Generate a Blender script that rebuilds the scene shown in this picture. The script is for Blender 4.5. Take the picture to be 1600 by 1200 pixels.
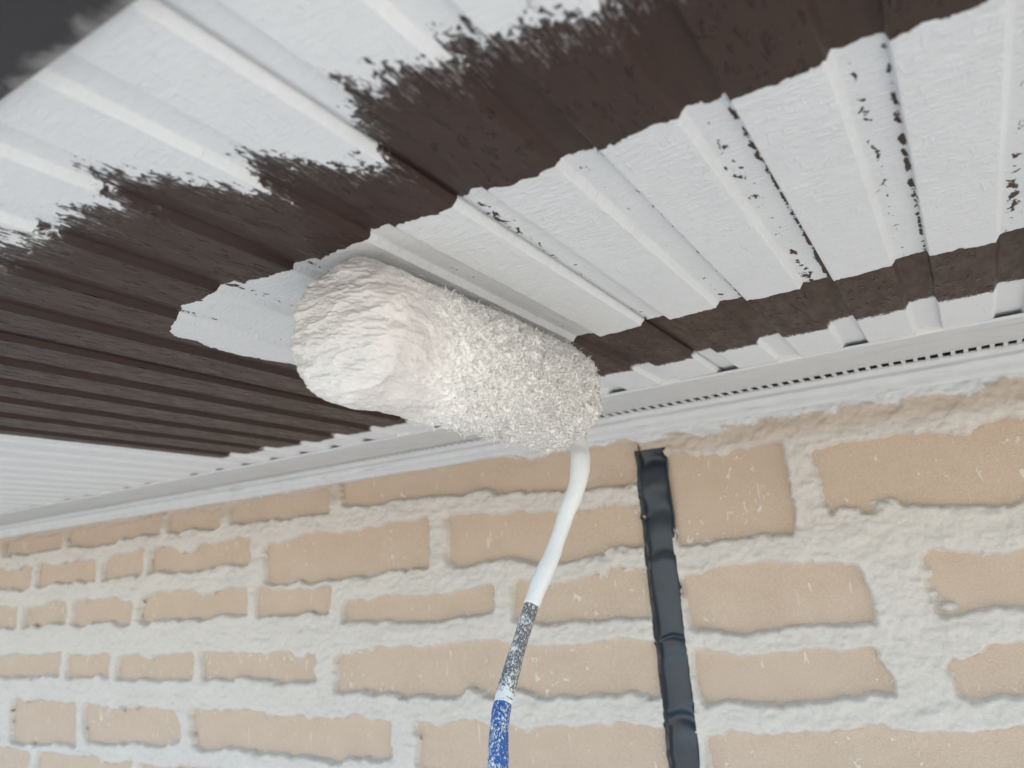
import bpy, bmesh, math, random
import numpy as np
from mathutils import Matrix, Vector

for o in list(bpy.data.objects): bpy.data.objects.remove(o)
scene = bpy.context.scene
rnd = random.Random(7)
rng = np.random.default_rng(11)

# ------------------------------------------------------------------ camera
H = 0.127                 # metres from the lens up to the soffit
ZC = 2.45                 # lens height over the ground
F_PX = 1165.53            # focal length in pixels of a 1600 wide picture
M = np.array([[0.84833214, 0.5251148, -0.06772767],
              [-0.18528094, 0.17459744, -0.96705052],
              [-0.49598746, 0.83292868, 0.24541039]])
cam_d = bpy.data.cameras.new('camera')
cam = bpy.data.objects.new('camera', cam_d)
scene.collection.objects.link(cam)
mw = Matrix.Identity(4)
for i in range(3):
    mw[i][0] = M[0, i]; mw[i][1] = -M[1, i]; mw[i][2] = -M[2, i]
mw[2][3] = ZC
cam.matrix_world = mw
cam_d.sensor_width = 36
cam_d.lens = F_PX * 36 / 1600
cam_d.clip_start = 0.005
cam_d.clip_end = 500
cam_d.dof.use_dof = True
cam_d.dof.focus_distance = 0.37
cam_d.dof.aperture_fstop = 11.5
scene.camera = cam

# ------------------------------------------------------------------ light
SUN_EL, SUN_AZ = math.radians(36), math.radians(38)    # azimuth from +Y, clockwise
world = bpy.data.worlds.new('World'); scene.world = world
world.use_nodes = True
wn = world.node_tree
wn.nodes.clear()
sky = wn.nodes.new('ShaderNodeTexSky'); sky.sky_type = 'NISHITA'; sky.sun_disc = False
sky.sun_elevation = SUN_EL; sky.sun_rotation = SUN_AZ
sky.dust_density = 0.8; sky.ozone_density = 2.0
bg = wn.nodes.new('ShaderNodeBackground'); bg.inputs['Strength'].default_value = 0.15
wo = wn.nodes.new('ShaderNodeOutputWorld')
wn.links.new(sky.outputs[0], bg.inputs[0]); wn.links.new(bg.outputs[0], wo.inputs[0])
sun_d = bpy.data.lights.new('sun', 'SUN'); sun_d.energy = 5.0; sun_d.angle = math.radians(2.0)
sun_d.color = (1.0, 0.93, 0.82)
sun = bpy.data.objects.new('sun', sun_d); scene.collection.objects.link(sun)
sdir = Vector((math.sin(SUN_AZ) * math.cos(SUN_EL), math.cos(SUN_AZ) * math.cos(SUN_EL), math.sin(SUN_EL)))
sun.rotation_euler = sdir.to_track_quat('Z', 'Y').to_euler()
sun.location = (0, -3, 8)
scene.view_settings.view_transform = 'Standard'
scene.view_settings.look = 'None'
scene.view_settings.exposure = 1.8
scene.view_settings.gamma = 1.0

# ------------------------------------------------------------------ helpers
def px_dir(u, v):
    return M.T @ np.array([(u - 800) / F_PX, (v - 600) / F_PX, 1.0])
def at_depth(u, v, d):                 # d in units of H, straight ahead distance
    p = px_dir(u, v) * d * H
    return np.array([p[0], p[1], p[2] + ZC])
def on_wall(u, v, D):
    p = px_dir(u, v); p = p * (D / p[1]); return p[0], p[2]     # in H

def link(o, parent=None):
    scene.collection.objects.link(o)
    if parent is not None: o.parent = parent
    return o
def mesh_obj(name, verts, faces, mat, parent=None, smooth=True, origin=None, attrs=None):
    me = bpy.data.meshes.new(name)
    v = np.asarray(verts, float)
    if origin is not None: v = v - np.asarray(origin)
    if isinstance(faces, np.ndarray):
        n, k = faces.shape
        me.vertices.add(len(v)); me.vertices.foreach_set('co', v.ravel())
        me.loops.add(n * k); me.loops.foreach_set('vertex_index', faces.ravel().astype(np.int32))
        me.polygons.add(n)
        me.polygons.foreach_set('loop_start', np.arange(0, n * k, k, dtype=np.int32))
        me.polygons.foreach_set('loop_total', np.full(n, k, dtype=np.int32))
        me.update(calc_edges=True)
    else:
        me.from_pydata(v.tolist(), [], faces); me.update()
    if smooth: me.polygons.foreach_set('use_smooth', [True] * len(me.polygons))
    if attrs:
        for k_, a in attrs.items():
            at = me.attributes.new(k_, 'FLOAT', 'POINT'); at.data.foreach_set('value', np.asarray(a, np.float32))
    me.materials.append(mat)
    o = bpy.data.objects.new(name, me)
    if origin is not None: o.location = origin
    return link(o, parent)
def empty(name, loc, label, cat, group=None):
    o = bpy.data.objects.new(name, None); o.location = loc; o.empty_display_size = 0.02
    o['label'] = label; o['category'] = cat
    if group: o['group'] = group
    return link(o)
def child(o, parent):                  # keep the world place
    o.parent = parent
    o.matrix_parent_inverse = Matrix.Translation(-Vector(parent.location))
    return o
def box_geo(x0, x1, y0, y1, z0, z1, b=0.0):
    bm = bmesh.new(); bmesh.ops.create_cube(bm, size=1)
    for v in bm.verts:
        v.co = ((x0 + x1) / 2 + v.co.x * (x1 - x0), (y0 + y1) / 2 + v.co.y * (y1 - y0), (z0 + z1) / 2 + v.co.z * (z1 - z0))
    if b: bmesh.ops.bevel(bm, geom=bm.edges[:], offset=b, segments=2, affect='EDGES', profile=0.6)
    bm.verts.index_update()
    V = [tuple(v.co) for v in bm.verts]; Fc = [[v.index for v in f.verts] for f in bm.faces]
    bm.free(); return V, Fc
def grid_faces(nu, nv, wrap_u=False):
    i = np.arange(nu if wrap_u else nu - 1)[:, None]; j = np.arange(nv - 1)[None, :]
    i2 = (i + 1) % nu
    a = i * nv + j; b = i2 * nv + j; c = i2 * nv + j + 1; d = i * nv + j + 1
    return np.stack([a, b, c, d], -1).reshape(-1, 4)

# numpy value noise -------------------------------------------------
def _hash(ix, iy, iz, seed):
    h = (ix.astype(np.uint32) * np.uint32(374761393) + iy.astype(np.uint32) * np.uint32(668265263)
         + iz.astype(np.uint32) * np.uint32(2147483647) + np.uint32((seed * 1274126177) & 0xffffffff))
    h = (h ^ (h >> np.uint32(13))) * np.uint32(1274126177)
    h = h ^ (h >> np.uint32(16))
    return (h & np.uint32(0xffffff)).astype(np.float64) / 0xffffff
def vnoise(x, y, z=None, seed=0):
    x = np.asarray(x, float); y = np.asarray(y, float)
    z = np.zeros_like(x) if z is None else np.asarray(z, float)
    xi, yi, zi = np.floor(x), np.floor(y), np.floor(z)
    fx, fy, fz = x - xi, y - yi, z - zi
    fx, fy, fz = [t * t * t * (t * (t * 6 - 15) + 10) for t in (fx, fy, fz)]
    xi, yi, zi = [t.astype(np.int64) & 0xffffffff for t in (xi, yi, zi)]
    r = 0
    for dx in (0, 1):
        for dy in (0, 1):
            for dz in (0, 1):
                w = (fx if dx else 1 - fx) * (fy if dy else 1 - fy) * (fz if dz else 1 - fz)
                r = r + w * _hash((xi + dx) & 0xffffffff, (yi + dy) & 0xffffffff, (zi + dz) & 0xffffffff, seed)
    return r * 2 - 1
def fbm(x, y, z=None, oct=4, seed=0, gain=0.5):
    a, s, t, r = 1.0, 0.0, 1.0, 0
    for k in range(oct):
        r = r + a * vnoise(np.asarray(x) * t, np.asarray(y) * t, None if z is None else np.asarray(z) * t, seed + k * 17)
        s += a; a *= gain; t *= 2.03
    return r / s
def sstep(a, b, x):
    t = np.clip((x - a) / (b - a), 0, 1); return t * t * (3 - 2 * t)

# material helpers ----------------------------------------------------
class Mat:
    def __init__(s, name):
        s.m = bpy.data.materials.new(name); s.m.use_nodes = True
        s.t = s.m.node_tree; s.t.nodes.clear()
        s.out = s.t.nodes.new('ShaderNodeOutputMaterial')
        s.b = s.t.nodes.new('ShaderNodeBsdfPrincipled')
        s.t.links.new(s.b.outputs[0], s.out.inputs[0])
        g = s.t.nodes.new('ShaderNodeNewGeometry'); s.pos = g.outputs['Position']
    def set(s, key, v):
        i = s.b.inputs[key]
        if hasattr(v, 'links') or hasattr(v, 'is_linked'): s.t.links.new(v, i)
        else: i.default_value = v if not isinstance(v, tuple) or len(v) != 3 else (*v, 1)
        return s
    def _in(s, sock, v):
        if hasattr(v, 'is_linked'): s.t.links.new(v, sock)
        else: sock.default_value = v
    def math(s, op, a, b=0.0, c=None, clamp=False):
        n = s.t.nodes.new('ShaderNodeMath'); n.operation = op; n.use_clamp = clamp
        s._in(n.inputs[0], a); s._in(n.inputs[1], b)
        if c is not None: s._in(n.inputs[2], c)
        return n.outputs[0]
    def step(s, v, a, b, lo=0.0, hi=1.0):
        n = s.t.nodes.new('ShaderNodeMapRange'); n.interpolation_type = 'SMOOTHSTEP'
        s._in(n.inputs[0], v); n.inputs[1].default_value = a; n.inputs[2].default_value = b
        n.inputs[3].default_value = lo; n.inputs[4].default_value = hi
        return n.outputs[0]
    def scale(s, sx, sy, sz, rot=(0, 0, 0), src=None):
        n = s.t.nodes.new('ShaderNodeMapping'); s.t.links.new(src or s.pos, n.inputs[0])
        n.inputs['Rotation'].default_value = rot; n.inputs['Scale'].default_value = (sx, sy, sz)
        return n.outputs[0]
    def noise(s, vec, sc=1.0, det=3.0, rough=0.55, dist=0.0):
        n = s.t.nodes.new('ShaderNodeTexNoise'); s.t.links.new(vec, n.inputs['Vector'])
        n.inputs['Scale'].default_value = sc; n.inputs['Detail'].default_value = det
        n.inputs['Roughness'].default_value = rough; n.inputs['Distortion'].default_value = dist
        return n.outputs[0]
    def voro(s, vec, sc=1.0, feat='F1', rand=1.0):
        n = s.t.nodes.new('ShaderNodeTexVoronoi'); n.feature = feat; s.t.links.new(vec, n.inputs['Vector'])
        n.inputs['Scale'].default_value = sc; n.inputs['Randomness'].default_value = rand
        return n.outputs[0]
    def mix(s, f, a, b):
        n = s.t.nodes.new('ShaderNodeMix'); n.data_type = 'RGBA'
        s._in(n.inputs[0], f)
        for i, v in ((6, a), (7, b)):
            if hasattr(v, 'is_linked'): s.t.links.new(v, n.inputs[i])
            else: n.inputs[i].default_value = (*v, 1) if len(v) == 3 else v
        return n.outputs[2]
    def attr(s, name):
        n = s.t.nodes.new('ShaderNodeAttribute'); n.attribute_name = name; return n.outputs['Fac']
    def bump(s, h, dist=0.001, strength=1.0):
        n = s.t.nodes.new('ShaderNodeBump'); n.inputs['Strength'].default_value = strength
        n.inputs['Distance'].default_value = dist; s.t.links.new(h, n.inputs['Height'])
        s.t.links.new(n.outputs[0], s.b.inputs['Normal']); return n
    def sep(s):
        n = s.t.nodes.new('ShaderNodeSeparateXYZ'); s.t.links.new(s.pos, n.inputs[0]); return n.outputs
    def rnd(s):
        n = s.t.nodes.new('ShaderNodeObjectInfo'); return n.outputs['Random']

WHITE = (0.76, 0.765, 0.76)

# soffit: brown prefinished sheet with rolled and brushed white paint
def soffit_material():
    m = Mat('painted_soffit')
    dA, dB, miss, emb = m.attr('dA'), m.attr('dB'), m.attr('miss'), m.attr('emb')
    # crisp rolled edge, lobed
    n1 = m.math('SUBTRACT', m.noise(m.scale(150, 150, 60), 1, 2, 0.5), 0.5)
    n2 = m.math('SUBTRACT', m.noise(m.scale(620, 420, 60), 1, 2, 0.5), 0.5)
    eA = m.math('ADD', dA, m.math('ADD', m.math('MULTIPLY', n1, 0.0075), m.math('MULTIPLY', n2, 0.0022)))
    mA = m.step(eA, -0.00012, 0.00012)
    # flakes the roller missed
    nf = m.noise(m.scale(270, 170, 0, (0, 0, 0.25)), 1, 3, 0.62, 0.7)
    nl = m.noise(m.scale(30, 16, 0), 1, 1, 0.5)
    fl = m.math('ADD', nf, m.math('MULTIPLY', m.math('SUBTRACT', nl, 0.5), 0.25))
    fl = m.math('ADD', fl, m.math('MULTIPLY', miss, 0.3))
    flake = m.step(fl, 0.742, 0.754)
    mA = m.math('MULTIPLY', mA, m.math('SUBTRACT', 1.0, flake))
    # dry brush edge, streaked along the ribs
    nb1 = m.noise(m.scale(900, 95, 0, (0, 0, 0.30)), 1, 3, 0.6, 0.2)
    nb2 = m.noise(m.scale(130, 60, 0, (0, 0, 0.2)), 1, 3, 0.6, 0.5)
    nb3 = m.noise(m.scale(420, 300, 0), 1, 2, 0.6, 0.8)
    nb = m.math('ADD', m.math('MULTIPLY', m.math('SUBTRACT', nb1, 0.5), 0.022),
                m.math('ADD', m.math('MULTIPLY', m.math('SUBTRACT', nb2, 0.5), 0.036),
                       m.math('MULTIPLY', m.math('SUBTRACT', nb3, 0.5), 0.034)))
    soft = m.attr('brush')
    eB = m.math('ADD', dB, m.math('MULTIPLY', nb, soft))
    mB = m.step(eB, -0.0016, 0.0026)
    vs = m.noise(m.scale(1300, 110, 0, (0, 0, 0.55)), 1, 4, 0.7, 0.3)
    veil = m.math('MULTIPLY', m.step(m.math('DIVIDE', eB, m.math('MAXIMUM', soft, 0.2)), -0.016, 0.002), m.step(vs, 0.46, 0.66, 0, 0.55))
    mB = m.math('MAXIMUM', mB, veil)
    paint = m.math('MAXIMUM', mA, mB)
    # colours
    tone = m.noise(m.scale(60, 14, 60), 1, 4, 0.6)
    brown = m.mix(tone, (0.034, 0.0185, 0.0140), (0.048, 0.028, 0.022))
    wn_ = m.noise(m.scale(25, 25, 25), 1, 4, 0.6)
    white = m.mix(wn_, (0.71, 0.725, 0.735), (0.785, 0.795, 0.80))
    m.set('Base Color', m.mix(paint, brown, white))
    gl = m.noise(m.scale(200, 60, 60), 1, 3, 0.6)
    rb = m.step(gl, 0.3, 0.7, 0.36, 0.52)
    rw = m.step(gl, 0.3, 0.7, 0.40, 0.58)
    rg = m.t.nodes.new('ShaderNodeMix'); rg.data_type = 'FLOAT'
    m.t.links.new(paint, rg.inputs[0]); m.t.links.new(rb, rg.inputs[2]); m.t.links.new(rw, rg.inputs[3])
    m.set('Roughness', rg.outputs[0]); m.set('Specular IOR Level', 0.3)
    # relief: embossed grain, wet paint thickness, roller stipple
    g1 = m.noise(m.scale(380, 105, 50, (0, 0, 0.12)), 1, 2, 0.55, 0.5)
    g1 = m.math('MULTIPLY', m.step(g1, 0.56, 0.74), 1.0)
    g2 = m.noise(m.scale(1500, 300, 100), 1, 2, 0.5)
    gr = m.math('MULTIPLY', emb, m.math('ADD', m.math('MULTIPLY', g1, 1.7), m.math('MULTIPLY', g2, 0.10)))
    gr = m.math('MULTIPLY', gr, m.math('SUBTRACT', 1.0, m.math('MULTIPLY', paint, 0.86)))
    s1 = m.noise(m.scale(150, 560, 300), 1, 5, 0.66, 0.9)
    s2 = m.noise(m.scale(900, 900, 900), 1, 2, 0.6)
    st = m.math('ADD', m.math('MULTIPLY', s1, 1.5), m.math('MULTIPLY', s2, 0.3))
    st = m.math('MULTIPLY', paint, m.math('ADD', st, 0.55))
    st = m.math('MULTIPLY', st, m.math('SUBTRACT', 1.0, m.math('MULTIPLY', m.math('MULTIPLY', mB, soft), 0.6)))
    m.bump(m.math('ADD', gr, st), 0.0009, 0.85)
    return m.m

def white_paint(name, rough=0.5, dirt=0.25, sc=60):
    m = Mat(name)
    n = m.noise(m.scale(sc, sc, sc), 1, 4, 0.6)
    n2 = m.noise(m.scale(sc * .35, sc * 5, sc * 5), 1, 4, 0.65, 0.6)
    k = m.math('MULTIPLY', m.step(n2, 0.56, 0.72), dirt)
    c = m.mix(n, (0.53, 0.54, 0.54), (0.65, 0.655, 0.65))
    m.set('Base Color', m.mix(k, c, (0.32, 0.32, 0.32))); m.set('Roughness', rough)
    b = m.math('ADD', n, m.math('MULTIPLY', m.noise(m.scale(sc * 6, sc * 9, sc * 9), 1, 3, 0.6), 0.35))
    m.bump(b, 0.0008, 0.5)
    return m.m

def plain(name, col, rough=0.6, var=0.15, sc=80, bd=0.0006, bs=0.4, metal=0.0):
    m = Mat(name)
    n = m.noise(m.scale(sc, sc, sc), 1, 4, 0.6)
    lo = tuple(c * (1 - var) for c in col); hi = tuple(min(1, c * (1 + var)) for c in col)
    m.set('Base Color', m.mix(n, lo, hi)); m.set('Roughness', rough); m.set('Metallic', metal)
    m.bump(m.noise(m.scale(sc * 4, sc * 4, sc * 4), 1, 3, 0.6), bd, bs)
    return m.m

def brick_material():
    m = Mat('tan_brick')
    a = m.noise(m.scale(26, 26, 34), 1, 6, 0.68)
    fine = m.noise(m.scale(900, 900, 900), 1, 3, 0.65)
    c = m.mix(a, (0.415, 0.300, 0.215), (0.56, 0.435, 0.335))
    r = m.rnd()
    c = m.mix(m.math('MULTIPLY', r, 0.35), c, (0.49, 0.355, 0.26))
    c = m.mix(m.step(fine, 0.35, 0.75, 0, 0.45), c, (0.64, 0.54, 0.43))
    # pale scratches and specks of mortar
    sp = m.noise(m.scale(170, 170, 130), 1, 3, 0.6, 0.8)
    zone = m.noise(m.scale(14, 14, 14), 1, 1, 0.5)
    f = m.step(m.math('ADD', sp, m.math('MULTIPLY', m.math('SUBTRACT', zone, 0.5), 0.35)), 0.65, 0.71)
    st = m.noise(m.scale(260, 200, 42, (0, 0.25, 0)), 1, 2, 0.5, 0.5)
    f2 = m.math('MULTIPLY', m.step(st, 0.70, 0.735), 0.8)
    f = m.math('MAXIMUM', f, f2)
    c = m.mix(m.math('MULTIPLY', f, 0.75), c, (0.70, 0.62, 0.52))
    m.set('Base Color', c); m.set('Roughness', 0.85)
    h = m.math('ADD', m.math('MULTIPLY', fine, 0.35), m.math('ADD', m.math('MULTIPLY', a, 0.5), m.math('MULTIPLY', f, 0.9)))
    m.bump(h, 0.0012, 0.6)
    return m.m

def mortar_material():
    m = Mat('rough_mortar')
    x, y, z = m.sep()
    a = m.noise(m.scale(20, 20, 20), 1, 4, 0.6)
    fine = m.noise(m.scale(420, 420, 700), 1, 4, 0.65)
    c = m.mix(a, (0.51, 0.46, 0.405), (0.61, 0.56, 0.505))
    c = m.mix(m.step(fine, 0.3, 0.75, 0, 0.4), c, (0.69, 0.65, 0.605))
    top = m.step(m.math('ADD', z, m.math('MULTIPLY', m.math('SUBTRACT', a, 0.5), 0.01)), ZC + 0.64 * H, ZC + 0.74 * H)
    c = m.mix(top, c, (0.50, 0.415, 0.34))  # browner upper mortar: own beige tone plus shade under the trim painted in
    # white paint smeared down from the trim
    e = m.noise(m.scale(34, 34, 40), 1, 5, 0.62, 0.8)
    zz = m.math('ADD', m.math('SUBTRACT', z, ZC + 0.795 * H), m.math('MULTIPLY', m.math('SUBTRACT', e, 0.5), 0.034))
    zz = m.math('ADD', zz, m.math('MULTIPLY', m.math('SUBTRACT', x, -0.12), 0.012))
    pw = m.step(zz, -0.001, 0.003)
    c = m.mix(pw, c, (0.60, 0.605, 0.60))
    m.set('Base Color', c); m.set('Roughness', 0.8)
    m.bump(m.math('ADD', m.math('MULTIPLY', fine, 0.7), a), 0.0014, 0.6)
    return m.m

def sealant_material():
    m = Mat('black_sealant')
    n = m.noise(m.scale(60, 60, 60), 1, 3, 0.6)
    m.set('Base Color', m.mix(n, (0.020, 0.026, 0.034), (0.036, 0.044, 0.056)))
    e = m.attr('edge')
    r = m.step(e, 0.2, 0.8, 0.36, 0.8)
    ec = m.math('MULTIPLY', m.step(m.math('MULTIPLY', e, m.noise(m.scale(300, 300, 120), 1, 3, .6)), 0.40, 0.60), 0.7)
    cb = m.b.inputs['Base Color'].links[0].from_socket
    m.set('Base Color', m.mix(ec, cb, (0.13, 0.12, 0.11)))
    m.set('Roughness', r)
    m.bump(m.math('MULTIPLY', m.noise(m.scale(500, 500, 300), 1, 3, 0.6), e), 0.0015, 0.7)
    return m.m

def sleeve_material():
    m = Mat('paint_soaked_nap')
    w = m.attr('wet')
    n = m.noise(m.scale(160, 160, 160), 1, 4, 0.6)
    f = m.noise(m.scale(1500, 1500, 1500), 1, 3, 0.7)
    c = m.mix(n, (0.88, 0.855, 0.81), (0.91, 0.89, 0.855))
    wet_shade = m.mix(n, (0.66, 0.62, 0.585), (0.76, 0.735, 0.71))  # greyer wet end: shade on the roller's near end painted into the colour
    m.set('Base Color', m.mix(m.step(w, 0.3, 0.9), c, wet_shade))
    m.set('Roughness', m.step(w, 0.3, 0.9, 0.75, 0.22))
    m.b.inputs['Subsurface Weight'].default_value = 0.5; m.b.inputs['Subsurface Radius'].default_value = (1, .95, .9); m.b.inputs['Subsurface Scale'].default_value = 0.0015
    r2 = m.noise(m.scale(420, 420, 1050), 1, 4, 0.6, 0.8)
    h = m.math('ADD', m.math('MULTIPLY', f, m.step(w, 0.2, 0.8, 0.75, 0.06)), m.math('MULTIPLY', r2, m.step(w, 0.2, 0.8, 0.2, 0.9)))
    m.bump(h, 0.0005, 0.5)
    return m.m

def rod_material(name, base, thr_lo, thr_hi, rough):
    # metal or plastic showing through splashed white paint; 'cover' 1 = fully coated
    m = Mat(name)
    n = m.noise(m.scale(1300, 1300, 700), 1, 3, 0.7, 0.4)
    n2 = m.noise(m.scale(170, 170, 110), 1, 3, 0.6)
    v = m.math('ADD', m.math('ADD', m.math('MULTIPLY', n, 0.8), m.math('MULTIPLY', n2, 0.35)), m.math('SUBTRACT', m.attr('cover'), 0.5))
    p = m.step(v, thr_lo, thr_hi)
    fleck = m.noise(m.scale(1500, 1500, 900), 1, 2, 0.6)
    bc = m.mix(fleck, tuple(c * 0.6 for c in base), base)
    m.set('Base Color', m.mix(p, bc, (0.74, 0.745, 0.74))); m.set('Roughness', rough)
    m.bump(m.math('ADD', p, m.math('MULTIPLY', n2, 0.6)), 0.0007, 0.7)
    return m.m

def ground_material():
    m = Mat('pale_concrete')
    n = m.noise(m.scale(1.5, 1.5, 1.5), 1, 6, 0.6)
    m.set('Base Color', m.mix(n, (0.30, 0.285, 0.255), (0.38, 0.362, 0.325))); m.set('Roughness', 0.9)
    m.bump(m.noise(m.scale(60, 60, 60), 1, 3, 0.6), 0.004, 0.4)
    return m.m

# ------------------------------------------------------------------ ground
g = mesh_obj('ground', [(-200, -200, 0), (200, -200, 0), (200, 200, 0), (-200, 200, 0)], [(0, 1, 2, 3)], ground_material(), smooth=False)
g['kind'] = 'structure'

# ------------------------------------------------------------------ soffit
X0, PITCH = -0.095, 0.3285             # rib edges, in H
XL, XR = -12.2, 6.0
Y_FASCIA, Y_TRIM = 0.605, 4.035
PROFILE = [(-0.010, 0), (-0.0025, 0), (0, .0006), (.0018, .003), (.0145, .0205), (.0165, .0228), (.019, .0235), (.026, .0235), (.045, .0235), (.07, .0235),
           (.095, .0235), (.110, .0235), (.1155, .0232), (.1175, .0215), (.1225, .0025), (.1240, .0006), (.1265, 0), (.134, 0), (.18, 0), (.225, 0), (.27, 0)]
soffit = empty('eave_soffit', (0.0, 0.30, ZC + H), 'ribbed brown metal eave soffit half painted with white bands', 'soffit')
sm = soffit_material()
# edge of the brushed white area, measured against the ribs (H)
EX = [-12, -5.2, -4.2, -3.2, -2.6, -2.17, -2.03, -1.80, -1.745, -1.70, -1.60, -1.51, -1.43, -1.405, -1.39, -1.33, -1.26, -1.18, -1.10, -1.075, -1.06, -1.0, -0.95, -0.84, -0.745, -0.735, -0.72, -0.60, -0.52, -0.42, -0.2, 0.3, 2]
EY = [.90, .90, .92, .93, .94, .93, .97, .96, 1.01, .90, .93, 1.06, 1.14, 1.26, 1.13, 1.07, 1.10, 1.22, 1.26, 1.29, 1.20, 1.08, .985, 1.01, 1.07, 1.10, 1.03, 1.08, 1.075, 1.11, 1.06, 1.08, 1.08]
ys = np.arange(0.45, 4.17, 0.0236)
joints = [-15, -9, -3, 3, 9, 15, 21, 27, 33, 39]
edges = [XR] + [X0 - PITCH * k + 0.0215 for k in joints if X0 - PITCH * k > XL] + [XL]
for a in range(len(edges) - 1):
    x1, x0 = edges[a] - 0.0055, edges[a + 1] + 0.0045
    xs, zs, us = [], [], []
    for k in range(-20, 42):
        base = X0 - PITCH * k
        for u, z in PROFILE:
            if x0 + 1e-4 < base + u < x1 - 1e-4: xs.append(base + u); zs.append(z); us.append(u)
    o_ = np.argsort(xs); xs = np.array(xs)[o_]; zs = np.array(zs)[o_]; us = np.array(us)[o_]
    # turned-up lips at the panel joint
    xs = np.r_[x0, x0, xs, x1, x1]; zs = np.r_[0.06, 0.0235, zs, 0.0235, 0.06]; us = np.r_[us[0], us[0], us, us[-1], us[-1]]
    XX, YY = np.meshgrid(xs, ys, indexing='ij'); UU = np.repeat(us[:, None], len(ys), 1)
    ZZ = 1 + np.repeat(zs[:, None], len(ys), 1) + 0.0022 * fbm(XX * 1.3, YY * 1.1, seed=5, oct=2)
    wob = lambda s, f, amp: amp * fbm(XX * f, XX * 0 + s, seed=s, oct=3)
    rec = (UU > 0.0) & (UU < 0.125)
    # rolled band
    t_in = YY - (1.553 + wob(3, 3.0, 0.03) + np.where(rec, 0.006, 0))
    b_in = 2.958 + wob(9, 2.5, 0.03) - np.where(rec, 0.004, 0) - YY
    dxl = (XX + 2.56 + 0.06 * fbm(YY * 3, YY * 0, seed=8, oct=2)) - 0.28 * sstep(1.72, 1.54, YY)
    dA = np.minimum(np.minimum(t_in, b_in), dxl)
    # cut-in along the trim, brushed area by the fascia, finished far end
    cut = YY - (3.60 + 0.09 * fbm(XX * 2.3, XX * 0, seed=21, oct=2) + np.where(rec, -0.012, 0.01))
    cut = np.where(XX < -3.0, cut - 0.1, cut)
    top = np.interp(XX, EX, EY) - YY
    left = -4.80 - XX
    dB = np.maximum(np.maximum(cut, top), left)
    brush = np.where(top > cut, 1.0, 0.24)
    brush = np.where(left > np.maximum(cut, top), 0.1, brush)
    side = np.exp(-((UU - 0.045) / 0.026) ** 2) + 1.5 * np.exp(-((UU - 0.113) / 0.010) ** 2)
    miss = np.where(rec, side, 0.0) * (0.85 + 0.25 * sstep(-1.2, -0.3, XX) + 0.3 * sstep(-1.5, -1.7, XX))
    miss = miss * (0.8 + 0.4 * fbm(XX * 3.1, YY * 2.0, seed=31, oct=2)) - 0.25
    emb = np.where(rec, 0.12, 1.0)
    V = np.stack([XX * H, YY * H, ZC + ZZ * H], -1).reshape(-1, 3)
    p = mesh_obj('soffit_panel', V, grid_faces(len(xs), len(ys))[:, ::-1].copy(), sm, attrs={'dA': (dA * H).ravel(), 'dB': (dB * H).ravel(),
                 'miss': miss.ravel(), 'emb': emb.ravel(), 'brush': brush.ravel()})
    child(p, soffit)
V, Fc = box_geo(XL * H, XR * H, -0.02, 0.75, ZC + 1.11 * H, ZC + 1.5 * H)  # unseen board added over the panels to stop light leaking in
child(mesh_obj('light_block_board', V, Fc, plain('raw_board', (0.10, 0.075, 0.055)), smooth=False), soffit)

# ------------------------------------------------------------------ fascia
fm = Mat('dark_fascia')
fn = fm.noise(fm.scale(40, 60, 40), 1, 4, 0.6, 0.5)
fx, fy, fz = fm.sep()
sme = fm.math('MULTIPLY', fm.step(fm.math('ADD', fm.math('SUBTRACT', fy, 0.074), fm.math('MULTIPLY', fm.math('SUBTRACT', fn, 0.5), 0.03)), 0, 0.006), 0.6)
fm.set('Base Color', fm.mix(sme, (0.030, 0.025, 0.026), (0.4, 0.4, 0.4))); fm.set('Roughness', 0.5)
fascia = empty('fascia_board', (0, 0.03, ZC + H), 'dark brown fascia at the outer edge of the painted soffit', 'fascia')
V, Fc = box_geo(XL * H, XR * H, 0.012, Y_FASCIA * H, ZC + H * 0.975, ZC + H * 1.10, 0.0015)
child(mesh_obj('underside_strip', V, Fc, fm.m), fascia)
V, Fc = box_geo(XL * H, XR * H, -0.012, 0.0115, ZC + H * 0.90, ZC + H * 2.4, 0.0015)
child(mesh_obj('face_board', V, Fc, plain('fascia_face', (0.05, 0.042, 0.04), 0.5)), fascia)

# ------------------------------------------------------------------ trim between soffit and wall
trim = empty('vent_trim', (0.0, 4.3 * H, ZC + H), 'white painted vented trim strip where the soffit meets the brick wall', 'trim')
tm = white_paint('trim_paint', 0.5, 0.6, 55)
def extrude_profile(name, prof, x0, x1, nx, mat, parent, jitter=0.0, seed=1):
    prof = np.array(prof); xs = np.linspace(x0, x1, nx)
    XX = np.repeat(xs[:, None], len(prof), 1); YY = np.repeat(prof[None, :, 0], nx, 0); ZZ = np.repeat(prof[None, :, 1], nx, 0)
    if jitter:
        YY = YY + jitter * fbm(XX * 6, YY * 9 + ZZ * 9, seed=seed, oct=3); ZZ = ZZ + jitter * fbm(XX * 6, YY * 9 + ZZ * 9, seed=seed + 3, oct=3)
    V = np.stack([XX * H, YY * H, ZC + ZZ * H], -1).reshape(-1, 3)
    return child(mesh_obj(name, V, grid_faces(nx, len(prof)), mat), parent)
extrude_profile('flange', [(4.035, 1.0), (4.033, .992), (4.037, .987), (4.05, .985), (4.2, .985), (4.4, .985), (4.515, .985), (4.522, .987), (4.525, .991), (4.525, .995)],
                XL, XR, 260, tm, trim, 0.003, 2)
extrude_profile('moulding', [(4.640, .996), (4.640, .992), (4.641, .984), (4.642, .978), (4.652, .966), (4.655, .952), (4.650, .942), (4.652, .93), (4.664, .915), (4.668, .89), (4.667, .865), (4.672, .853), (4.69, .848), (4.74, .85)],
                XL, XR, 300, tm, trim, 0.004, 7)
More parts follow.
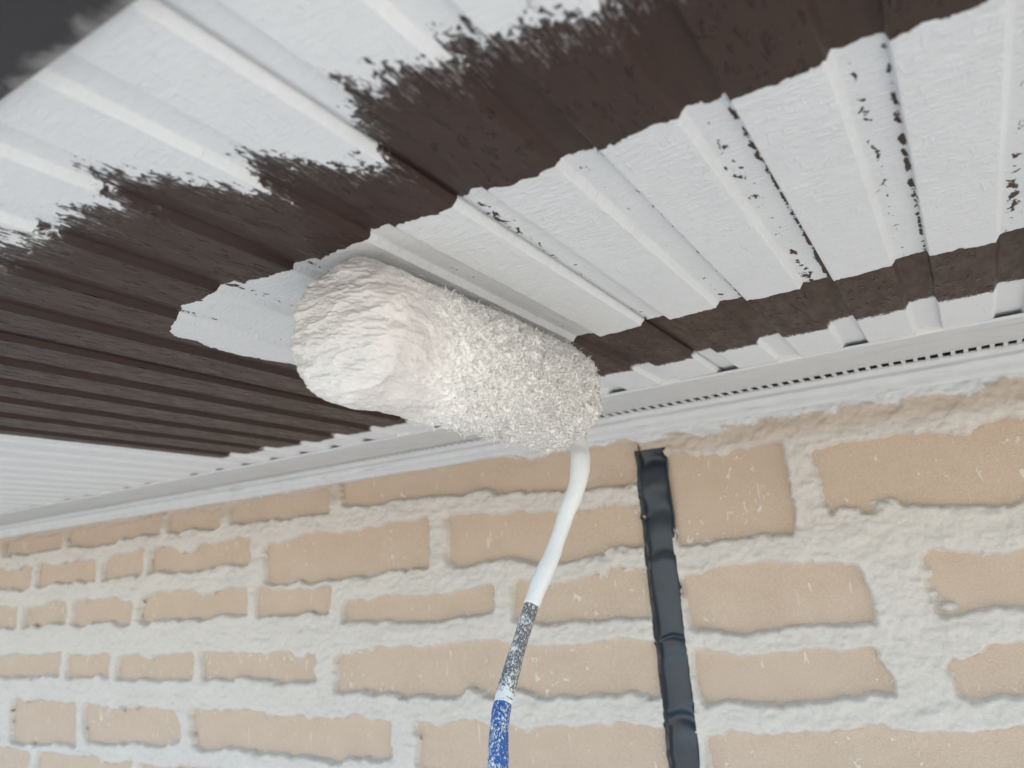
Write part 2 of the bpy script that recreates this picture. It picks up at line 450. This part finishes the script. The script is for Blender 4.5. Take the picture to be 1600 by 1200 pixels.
dark = plain('shade_black', (0.012, 0.012, 0.012), 0.9)
V, Fc = box_geo(XL * H, XR * H, 4.50 * H, 4.70 * H, ZC + 1.06 * H, ZC + 1.10 * H)
child(mesh_obj('vent_shade_box', V, Fc, dark, smooth=False), trim)  # black box paints in the shade behind the vent holes
V, Fc = box_geo(-0.011 * H, 0.011 * H, -0.062 * H, 0.062 * H, -0.006 * H, 0.006 * H, 0.002 * H)
bar_me = None
nb_ = 0
x = 0.9
while nb_ < 215:
    if bar_me is None:
        b_ = mesh_obj('vent_bar', V, Fc, tm); bar_me = b_.data
    else:
        b_ = link(bpy.data.objects.new('vent_bar', bar_me))
    b_.location = (x * H, 4.583 * H, ZC + 0.9915 * H)
    child(b_, trim)
    x -= 0.0605; nb_ += 1
# dabs of filler closing every other rib end
plug_m = plain('filler', (0.68, 0.67, 0.63), 0.6)
for k in range(-5, 36):
    if k in (-2, 0, 2, 4, 10) or (k > 16 and k % 3 == 0):
        bx = (X0 - PITCH * k) * H
        V, Fc = box_geo(bx + 0.004 * H, bx + 0.122 * H, 4.03 * H, 4.08 * H, ZC + 0.99 * H, ZC + 1.03 * H, 0.004 * H)
        child(mesh_obj('filler_plug', V, Fc, plug_m), trim)

# ------------------------------------------------------------------ brick wall
DW = 4.745                               # brick face, in H from the lens
wall = empty('brick_wall', (-0.55, DW * H, 0), 'tan brick wall with thick raised pale mortar joints under the eave', 'wall')
bm_ = brick_material()
def W(*pts): return [on_wall(u, v, DW) for u, v in pts]
quads = [
    W((1036, 716), (1224, 692), (1246, 836), (1060, 846)),
    W((1272, 706), (1640, 648), (1640, 774), (1292, 806)),
    W((1072, 893), (1343, 882), (1370, 974), (1084, 984)),
    W((1440, 870), (1640, 856), (1640, 944), (1462, 955)),
    W((1084, 1022), (1376, 1018), (1402, 1084), (1098, 1090)),
    W((1466, 1006), (1640, 1014), (1640, 1084), (1500, 1083)),
    W((1100, 1142), (1640, 1138), (1640, 1232), (1112, 1226)),
    W((541, 742), (1003, 694), (1006, 750), (541, 790)),
    W((420, 846), (672, 813), (674, 885), (420, 908)),
    W((702, 812), (1008, 781), (1014, 864), (702, 880)),
    W((541, 938), (772, 914), (776, 958), (541, 972)),
    W((804, 908), (1018, 892), (1024, 962), (808, 968)),
    W((520, 1012), (1030, 1002), (1038, 1086), (530, 1080)),
    W((652, 1126), (1046, 1138), (1054, 1222), (660, 1210)),
    W((300, 1108), (612, 1126), (618, 1190), (308, 1168)),
    W((135, 1100), (282, 1107), (288, 1160), (140, 1160)),
    W((25, 1090), (124, 1098), (126, 1160), (22, 1158)),
]
# courses carried on to the left and right, and below the picture
def course(z0, z1, x_from, x_to, lens, gap=0.13):
    x = x_from
    i = 0
    while x > x_to:
        L = lens[i % len(lens)]; i += 1
        xa = max(x - L, x_to)
        if x - xa > 0.12: quads.append([(xa, z1), (x, z1), (x, z0), (xa, z0)])
        x = xa - gap
def zat(u, v): return on_wall(u, v, DW)[1]
course(.62, .80, -4.72, -12, (1.3, .8, 1.7))
course(.235, .47, -5.72, -12, (1.5, .7, 1.2))
course(-.21, .02, -4.72, -12, (.9, 1.6, 1.1))
course(-.74, -.53, -4.86, -12, (1.5, 1.2, .8))
course(-1.40, -1.09, -10.0, -12, (.9, 1.4))
course(-1.78, -1.52, -1.95, -12, (1.2, 1.7, .8))
course(-1.62, -1.34, 5.9, -1.60, (1.5, 1.1, 1.7))
for r in range(3):
    zt = -1.90 - r * .46
    course(zt - .32, zt, -1.95 - .2 * (r % 2), -12, (1.5, .9, 1.2))
    zt = -1.76 - r * .46
    course(zt - .32, zt, 5.9 - .5 * (r % 2), -1.60, (1.2, 1.6, .9))
for z0, z1 in ((.47, .72), (.02, .28), (-.44, -.16), (-.93, -.67)):
    course(z0, z1, 5.9, .62, (.9, 1.2))

sx0, sx1 = -1.872, -1.678                 # the sealed joint between two wall panels
def brick_obj(q):
    c = np.mean(q, 0)
    e = 0.075
    n = 5
    pts = []
    for i in range(4):
        a, b = np.array(q[i]), np.array(q[(i + 1) % 4])
        for t in np.arange(n) / n: pts.append(a + (b - a) * t)
    pts = np.array(pts); hw = (pts.max(0) - pts.min(0)) / 2
    out = c + (pts - c) * (1 + e / hw)
    out[:, 0] = np.minimum(out[:, 0], sx0 + 0.001) if c[0] < -1.775 else np.maximum(out[:, 0], sx1 - 0.001)
    dy = rnd.uniform(-0.006, 0.006); tx, tz = rnd.uniform(-.006, .006), rnd.uniform(-.012, .012)
    def P(p, y): return [(p[0] - c[0]) * H, (y + dy + tx * (p[0] - c[0]) + tz * (p[1] - c[1])) * H, (p[1] - c[1]) * H]
    V = [P(p, 0) for p in out] + [P(p, 0.09) for p in out] + [P(c, -0.003)]
    N = len(out)
    Fc = [(i, (i + 1) % N, 2 * N) for i in range(N)] + [((i + 1) % N, i, N + i, N + (i + 1) % N) for i in range(N)]
    Fc = [tuple(reversed(f)) for f in Fc]
    o = mesh_obj('brick', V, Fc, bm_, smooth=False)
    o.location = (c[0] * H, DW * H, ZC + c[1] * H)
    child(o, wall)
quads = [q for q in quads]
for q in quads: brick_obj(q)

# mortar: a rough raised skin pierced by the bricks
gx = np.concatenate([np.arange(-12.2, -5.0, 0.017), np.arange(-5.0, 1.75, 0.0105)])
gz = np.arange(-3.2, 0.87, 0.0105)
gx = np.r_[gx, np.arange(1.75, 6.0, 0.04)]
GX, GZ = np.meshgrid(gx, gz, indexing='ij')
wx = GX + 0.040 * fbm(GX * 6, GZ * 6, seed=41, oct=6, gain=.68) + 0.012 * fbm(GX * 2, GZ * 2, seed=45, oct=2)
wz = GZ + 0.070 * fbm(GX * 3.0, GZ * 2.2, seed=43, oct=6, gain=0.62)
sd = np.full(GX.shape, 9.0)
for q in quads:
    q = np.array(q)
    lo, hi = q.min(0) - 0.3, q.max(0) + 0.3
    m_ = (GX > lo[0]) & (GX < hi[0]) & (GZ > lo[1]) & (GZ < hi[1])
    if not m_.any(): continue
    px, pz = wx[m_], wz[m_]
    d = np.full(px.shape, -9.0)
    for i in range(4):                    # clockwise corners: inside is right of each edge
        a, b = q[i], q[(i + 1) % 4]
        nx_, nz_ = -(b[1] - a[1]), (b[0] - a[0]); l = math.hypot(nx_, nz_)
        di = ((px - a[0]) * nx_ + (pz - a[1]) * nz_) / l
        d = np.where(d > -9, np.maximum(d, di) + 0.012 * np.exp(-np.abs(d - di) / 0.02), di)
    sd[m_] = np.minimum(sd[m_], d)
sd = sd + 0.16 * np.clip(fbm(GX * 2.4, GZ * 3.6, seed=66, oct=5, gain=.6) - 0.22, 0, 1) * (sd < 0.02)
hgt = -0.020 + 0.074 * sstep(-0.014, 0.028, sd)
hgt += sstep(0.0, 0.04, sd) * (0.013 * fbm(GX * 9, GZ * 13, seed=51, oct=5, gain=.6) + 0.010 * fbm(GX * 2.5, GZ * 4, seed=55, oct=2))
hgt += 0.010 * sstep(0.0, 0.02, sd) * fbm(GX * 30, GZ * 42, seed=57, oct=3, gain=.6)
hgt += 0.016 * sstep(0.0, 0.01, sd) * np.clip(fbm(GX * 5, GZ * 16, seed=58, oct=3), 0, 1)
# dip away at the sealed joint
jn = 0.010 * fbm(GZ * 8, GX * 0, seed=61, oct=3)
dj = np.minimum(np.abs(GX - sx0 + jn), np.abs(GX - sx1 - jn)); inj = (GX > sx0 + jn) & (GX < sx1 + jn) & (GZ < 0.735)
idx = -np.ones(GX.shape, int)
keep = (sd > -0.016) & ~inj
fa = grid_faces(len(gx), len(gz))
kf = keep.ravel()[fa].all(1)
fa = fa[kf]
used = np.unique(fa); remap = -np.ones(GX.size, int); remap[used] = np.arange(len(used))
V = np.stack([GX * H, (DW - hgt) * H, ZC + GZ * H], -1).reshape(-1, 3)[used]
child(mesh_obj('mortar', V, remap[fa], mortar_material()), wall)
V, Fc = box_geo(-7.0, 6.0 * H, (DW + 0.093) * H, 6.5, 0.0, ZC + 1.10 * H)  # wall backing, enlarged to an unseen house block that shades the ground
child(mesh_obj('wall_shade_block', V, Fc, plain('core', (0.5, 0.47, 0.43), 0.9), smooth=False), wall)

V = [(-7.4, -0.012, ZC + 1.5 * H), (XR * H + .02, -0.012, ZC + 1.5 * H), (XR * H + .02, 7.2, ZC + 1.5 * H), (-7.4, 7.2, ZC + 1.5 * H), (-7.4, 3.55, ZC + 1.6), (XR * H + .02, 3.55, ZC + 1.6)]
rf = mesh_obj('roof', V, [(0, 3, 2, 1), (0, 1, 5, 4), (2, 3, 4, 5), (1, 2, 5), (3, 0, 4)], plain('roof_tiles', (0.08, 0.08, 0.085), 0.8, 0.3, 6), smooth=False)  # unseen roof, added so the house throws shadow over the front ground
rf['label'] = 'unseen pitched house roof added above the eave for its shadow'; rf['category'] = 'roof'
# ------------------------------------------------------------------ sealant in the panel joint
seal = empty('sealant_strip', (-1.775 * H, DW * H, ZC - 3 * H), 'glossy black sealant strip running down the vertical wall joint', 'sealant')
nz_ = 700; nu_ = 25
zz = np.linspace(-3.2, 0.745, nz_); uu = np.linspace(-1, 1, nu_)
UU, Z2 = np.meshgrid(uu, zz, indexing='ij')
half = 0.112 + 0.006 * fbm(Z2 * 9 + np.sign(UU) * 31, Z2 * 0, seed=71, oct=4) 
for zc, s_, amp in ((-.46, 1, .03), (-.48, -1, .012), (-.83, 1, .022), (-.93, 1, .03), (-.90, -1, .012), (.16, 1, .012), (.05, 1, .014), (.30, -1, .012), (-1.3, -1, .014)):
    half = half + amp * np.exp(-((Z2 - zc) / 0.018) ** 2) * (np.sign(UU) == s_)
XX = -1.775 + UU * half
lip = np.exp(-((np.abs(UU) - 0.9) / 0.13) ** 2)
depth = 0.004 - 0.026 * np.abs(UU) ** 6 - 0.012 * lip * (1 + 0.8 * fbm(Z2 * 14 + np.sign(UU) * 9, UU * 2, seed=73, oct=4)) + 0.02 * (1 - np.abs(UU) ** 2)
for zc, w_, a_ in ((-.455, .014, -.016), (-.52, .05, .010), (-.93, .035, -.018), (-1.0, .05, .008), (.02, .07, -.010), (.09, .05, .008), (.36, .09, .02), (.50, .08, -.015), (-.1, .09, -.006), (-1.5, .05, -.02), (.68, .05, .03)):
    depth = depth + a_ * np.exp(-((Z2 - zc + 0.05 * UU ** 2) / w_) ** 2) * (1 - lip)
V = np.stack([XX * H, (DW + depth) * H, ZC + Z2 * H], -1).reshape(-1, 3)
child(mesh_obj('sealant_bead', V, grid_faces(nu_, nz_), sealant_material(), attrs={'edge': (lip + 0 * Z2).ravel()}), seal)

# ------------------------------------------------------------------ paint roller
RX, RR, RY0, RY1 = -1.520, 0.230, 1.535, 2.95
RZ = 1.0 - RR - 0.008
roller = empty('paint_roller', (RX * H, 2.25 * H, ZC + RZ * H), 'paint roller with shaggy white sleeve pressed against the soffit', 'paint roller')
slm = sleeve_material()
# outline: centre of the near end -> rim -> barrel -> far end
pr = []
for t in np.linspace(0.002, 1, 62):                 # near end face, domed
    pr.append((t * (RR - 0.085), -0.03 * (1 - t ** 2) - 0.0))
for t in np.linspace(0, math.pi / 2, 46)[1:]:       # rim
    pr.append((RR - 0.085 + 0.085 * math.sin(t), 0.085 * (1 - math.cos(t))))
L = RY1 - RY0
for t in np.linspace(0.085, L - 0.05, 520)[1:]: pr.append((RR, t))
for t in np.linspace(0, math.pi / 2, 30)[1:]: pr.append((RR - 0.05 + 0.05 * math.cos(t), L - 0.05 + 0.05 * math.sin(t)))
for t in np.linspace(1, 0.25, 30)[1:]: pr.append((t * (RR - 0.05), L))
pr = np.array(pr); NP = len(pr); NA = 420
tan = np.gradient(pr, axis=0); tan /= np.linalg.norm(tan, axis=1, keepdims=True)
nr, na_ = tan[:, 1], -tan[:, 0]                     # outward normal (radial, axial)
ang = np.linspace(0, 2 * math.pi, NA, endpoint=False)
A, I = np.meshgrid(ang, np.arange(NP), indexing='ij')
ca, sa = np.cos(A), np.sin(A)
rad, axi = pr[I, 0], pr[I, 1]
X3, Y3, Z3 = RX + rad * ca, RY0 + axi, RZ + rad * sa
low = sstep(0.15, -0.8, sa)                         # underside
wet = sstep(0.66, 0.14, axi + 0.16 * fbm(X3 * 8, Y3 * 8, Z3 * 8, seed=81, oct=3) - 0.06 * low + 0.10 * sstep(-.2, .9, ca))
k3 = 38
gran = fbm(X3 * k3, Y3 * k3, Z3 * k3, seed=83, oct=3, gain=.6)
fine = fbm(X3 * 110, Y3 * 110, Z3 * 110, seed=85, oct=2)
pit = np.clip(fbm(X3 * 17, Y3 * 17, Z3 * 17, seed=87, oct=3) - 0.18, 0, 1) * sstep(0.35, 0.9, axi)
lump = fbm(X3 * 9, Y3 * 9, Z3 * 9, seed=89, oct=2)
ridge = 1 - np.abs(fbm(X3 * 22 + Y3 * 10, Y3 * 24, Z3 * 66 + X3 * 14, seed=91, oct=4)) * 2.2
rip = 1 - np.abs(fbm(X3 * 7, Y3 * 9, Z3 * 19, seed=93, oct=2)) * 2.0
disp = (1 - wet) * (0.017 * gran + 0.008 * fine - 0.065 * pit + 0.010 * lump) + wet * (0.005 * ridge + 0.008 * rip + 0.010 * lump - 0.014)
flat = sstep(0.55, 1.0, sa) * 0.010                  # pressed against the soffit
RD = rad + nr[I] * (disp - flat); AX = axi + na_[I] * disp
sag = 0.010 * low
X3, Y3, Z3 = RX + RD * ca, RY0 + AX, RZ + RD * sa - sag
Z3 = np.minimum(Z3, 0.9985 + 0.02 * 0)
V = np.stack([X3 * H, Y3 * H, ZC + Z3 * H], -1).reshape(-1, 3)
fs = grid_faces(NA, NP, wrap_u=True)
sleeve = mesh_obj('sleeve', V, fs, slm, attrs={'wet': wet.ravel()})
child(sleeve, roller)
# nap fibres standing out of the sleeve
NS = 56000
ii = rng.integers(0, NA, NS * 2); jj = rng.integers(70, NP - 12, NS * 2)
pw = wet[ii, jj]
ok = rng.random(NS * 2) > (0.10 + 1.0 * pw)
ii, jj = ii[ok][:NS], jj[ok][:NS]; NS = len(ii)
base = np.stack([X3[ii, jj], Y3[ii, jj], Z3[ii, jj]], -1)
nrm = np.stack([nr[jj] * np.cos(ang[ii]), na_[jj], nr[jj] * np.sin(ang[ii])], -1)
rv = rng.normal(size=(NS, 3)); tv = rv - (rv * nrm).sum(1, keepdims=True) * nrm; tv /= np.linalg.norm(tv, axis=1, keepdims=True) + 1e-9
bv = np.cross(nrm, tv)
ln = rng.uniform(0.010, 0.022, NS) * (1 + 0.6 * (rng.random(NS) > 0.96))
edge_b = sstep(0.3, 1.2, axi[ii, jj])
ln = ln * (0.65 + 0.5 * edge_b)
curl = rng.uniform(0.9, 1.7, NS)
long = rng.random(NS) > 0.982
ln = np.where(long, rng.uniform(0.026, 0.045, NS), ln); curl = np.where(long, rng.uniform(0.25, 1.1, NS), curl)
pts = []
for t in (0.0, 0.36, 0.7, 1.0):
    a_ = curl * t * 2.3
    up = np.sin(np.minimum(a_, 2.6)) / np.maximum(curl * 2.3, 0.3) * 1.0
    sd_ = (1 - np.cos(a_)) / np.maximum(curl * 2.3, 0.3)
    pts.append(base + nrm * ((up * ln)[:, None] - 0.003) + tv * (sd_ * ln)[:, None] + bv * (ln * 0.25 * math.sin(t * 3) * (rng.random(NS) - .5))[:, None])
VV = []
for s_i, P_ in enumerate(pts):
    r_ = (0.0023, 0.0022, 0.0018, 0.0009)[s_i] * rng.uniform(0.7, 1.35, NS)
    for q_ in range(3):
        th = q_ * 2 * math.pi / 3
        VV.append(P_ + (bv * math.cos(th) + (nrm * 0.6 + tv * 0.4) * math.sin(th)) * r_[:, None])
VV = np.stack(VV, 1)                                 # NS,12,3
VV[..., 2] = np.minimum(VV[..., 2], 0.9985)
fl_ = []
for s_i in range(3):
    for q_ in range(3):
        a_, b_ = s_i * 3 + q_, s_i * 3 + (q_ + 1) % 3
        fl_.append((a_, b_, b_ + 3, a_ + 3))
fl_ = np.array(fl_)
FF = (np.arange(NS)[:, None, None] * 12 + fl_[None]).reshape(-1, 4)
VV = VV.reshape(-1, 3); VW = np.stack([VV[:, 0] * H, VV[:, 1] * H, ZC + VV[:, 2] * H], -1)
nap_m = Mat('nap_fibre')
nn = nap_m.noise(nap_m.scale(220, 220, 220), 1, 3, 0.6)
nap_m.set('Base Color', nap_m.mix(nn, (0.89, 0.865, 0.82), (0.92, 0.90, 0.865))); nap_m.set('Roughness', 0.6)
nap = mesh_obj('nap', VW, FF, nap_m.m, attrs={'wet': np.zeros(len(VV))})
nap.parent = sleeve; nap.matrix_parent_inverse = Matrix.Identity(4); nap['kind'] = 'stuff'

def tube(name, pts, rads, mat, parent, ns=20, sub=8, jitter=0.0, attr_fn=None, seed=3):
    pts = np.array(pts); rads = np.array(rads)
    t = np.arange(len(pts)); n = (len(pts) - 1) * sub + 1; T = np.linspace(0, len(pts) - 1, n)
    def cr(a):
        out = []
        for s in T:
            i = min(int(s), len(a) - 2); f_ = s - i
            p0, p1, p2, p3 = a[max(i - 1, 0)], a[i], a[i + 1], a[min(i + 2, len(a) - 1)]
            out.append(0.5 * (2 * p1 + (p2 - p0) * f_ + (2 * p0 - 5 * p1 + 4 * p2 - p3) * f_ ** 2 + (3 * p1 - p0 - 3 * p2 + p3) * f_ ** 3))
        return np.array(out)
    C = cr(pts); R_ = cr(rads)
    tg = np.gradient(C, axis=0); tg /= np.linalg.norm(tg, axis=1, keepdims=True)
    ref = np.array([1.0, 0.2, 0.1]); V = []
    n1 = np.cross(tg, ref); n1 /= np.linalg.norm(n1, axis=1, keepdims=True); n2 = np.cross(tg, n1)
    th = np.linspace(0, 2 * math.pi, ns, endpoint=False)
    P_ = C[:, None] + R_[:, None, None] * (n1[:, None] * np.cos(th)[None, :, None] + n2[:, None] * np.sin(th)[None, :, None])
    if jitter:
        nz2 = fbm(P_[..., 0] * 90, P_[..., 1] * 90, P_[..., 2] * 60, seed=seed, oct=3) * jitter
        P_ = P_ + (P_ - C[:, None]) / R_[:, None, None] * nz2[..., None]
    V = P_.reshape(-1, 3)
    i = np.arange(n - 1)[:, None]; j = np.arange(ns)[None, :]; j2 = (j + 1) % ns
    Fc = np.stack([i * ns + j, i * ns + j2, (i + 1) * ns + j2, (i + 1) * ns + j], -1).reshape(-1, 4).tolist()
    Fc += [list(range(ns))[::-1], [(n - 1) * ns + k for k in range(ns)]]
    at = {'cover': np.repeat(attr_fn(T / (len(pts) - 1)), ns)} if attr_fn else None
    return child(mesh_obj(name, V, Fc, mat, attrs=at), parent)

farc = np.array([RX * H, (RY1) * H, ZC + RZ * H])
axle = [farc + np.array([0, -0.012, 0]), farc + np.array([0, 0.002, 0]), farc + np.array([0.0006, 0.0075, -0.003]), farc + np.array([0.001, 0.0095, -0.010])]
path_px = [(903, 694, 3.42), (907, 722, 3.37), (901, 760, 3.32), (884, 806, 3.27), (866, 858, 3.20), (845, 908, 3.13), (831, 945, 3.08)]
top_pts = axle + [at_depth(*p) for p in path_px]
rods = [0.0036, 0.0038, 0.0042, 0.0046, 0.0054, 0.0056, 0.0051, 0.0046, 0.0046, 0.0047, 0.0043]
coat = plain('paint_coat', (0.74, 0.745, 0.735), 0.32, 0.05, 90, 0.0008, 0.5)
tube('coated_rod', top_pts, rods, coat, roller, 24, 10, 0.0006)
low_px = [(834, 938, 3.09), (828, 955, 3.065), (815, 995, 3.01), (801, 1042, 2.95), (790, 1082, 2.90), (786, 1100, 2.87)]
tube('bare_rod', [at_depth(*p) for p in low_px], [0.0037, 0.0038, 0.0039, 0.0041, 0.0046, 0.0045],
     rod_material('spattered_steel', (0.16, 0.16, 0.17), 0.54, 0.60, 0.45), roller, 24, 12, 0.0004,
     lambda t: 0.46 + 0.18 * np.exp(-((t - 0.93) / 0.13) ** 2))
gp_px = [(789, 1090, 2.885), (784, 1108, 2.86), (781, 1130, 2.83), (779, 1160, 2.79), (778, 1200, 2.74), (777, 1260, 2.68), (775, 1340, 2.6), (772, 1440, 2.52), (771, 1560, 2.46), (768, 1850, 2.38), (764, 2200, 2.31), (763, 2240, 2.305)]
tube('grip_sleeve', [at_depth(*p) for p in gp_px], [0.0042, 0.0045, 0.0045, 0.0047, 0.0049, 0.0056, 0.0088, 0.0112, 0.0122, 0.0118, 0.0128, 0.0095],
     rod_material('spattered_blue_plastic', (0.025, 0.12, 0.40), 0.535, 0.59, 0.4), roller, 24, 12, 0.0004,
     lambda t: 0.44 + 0 * t)
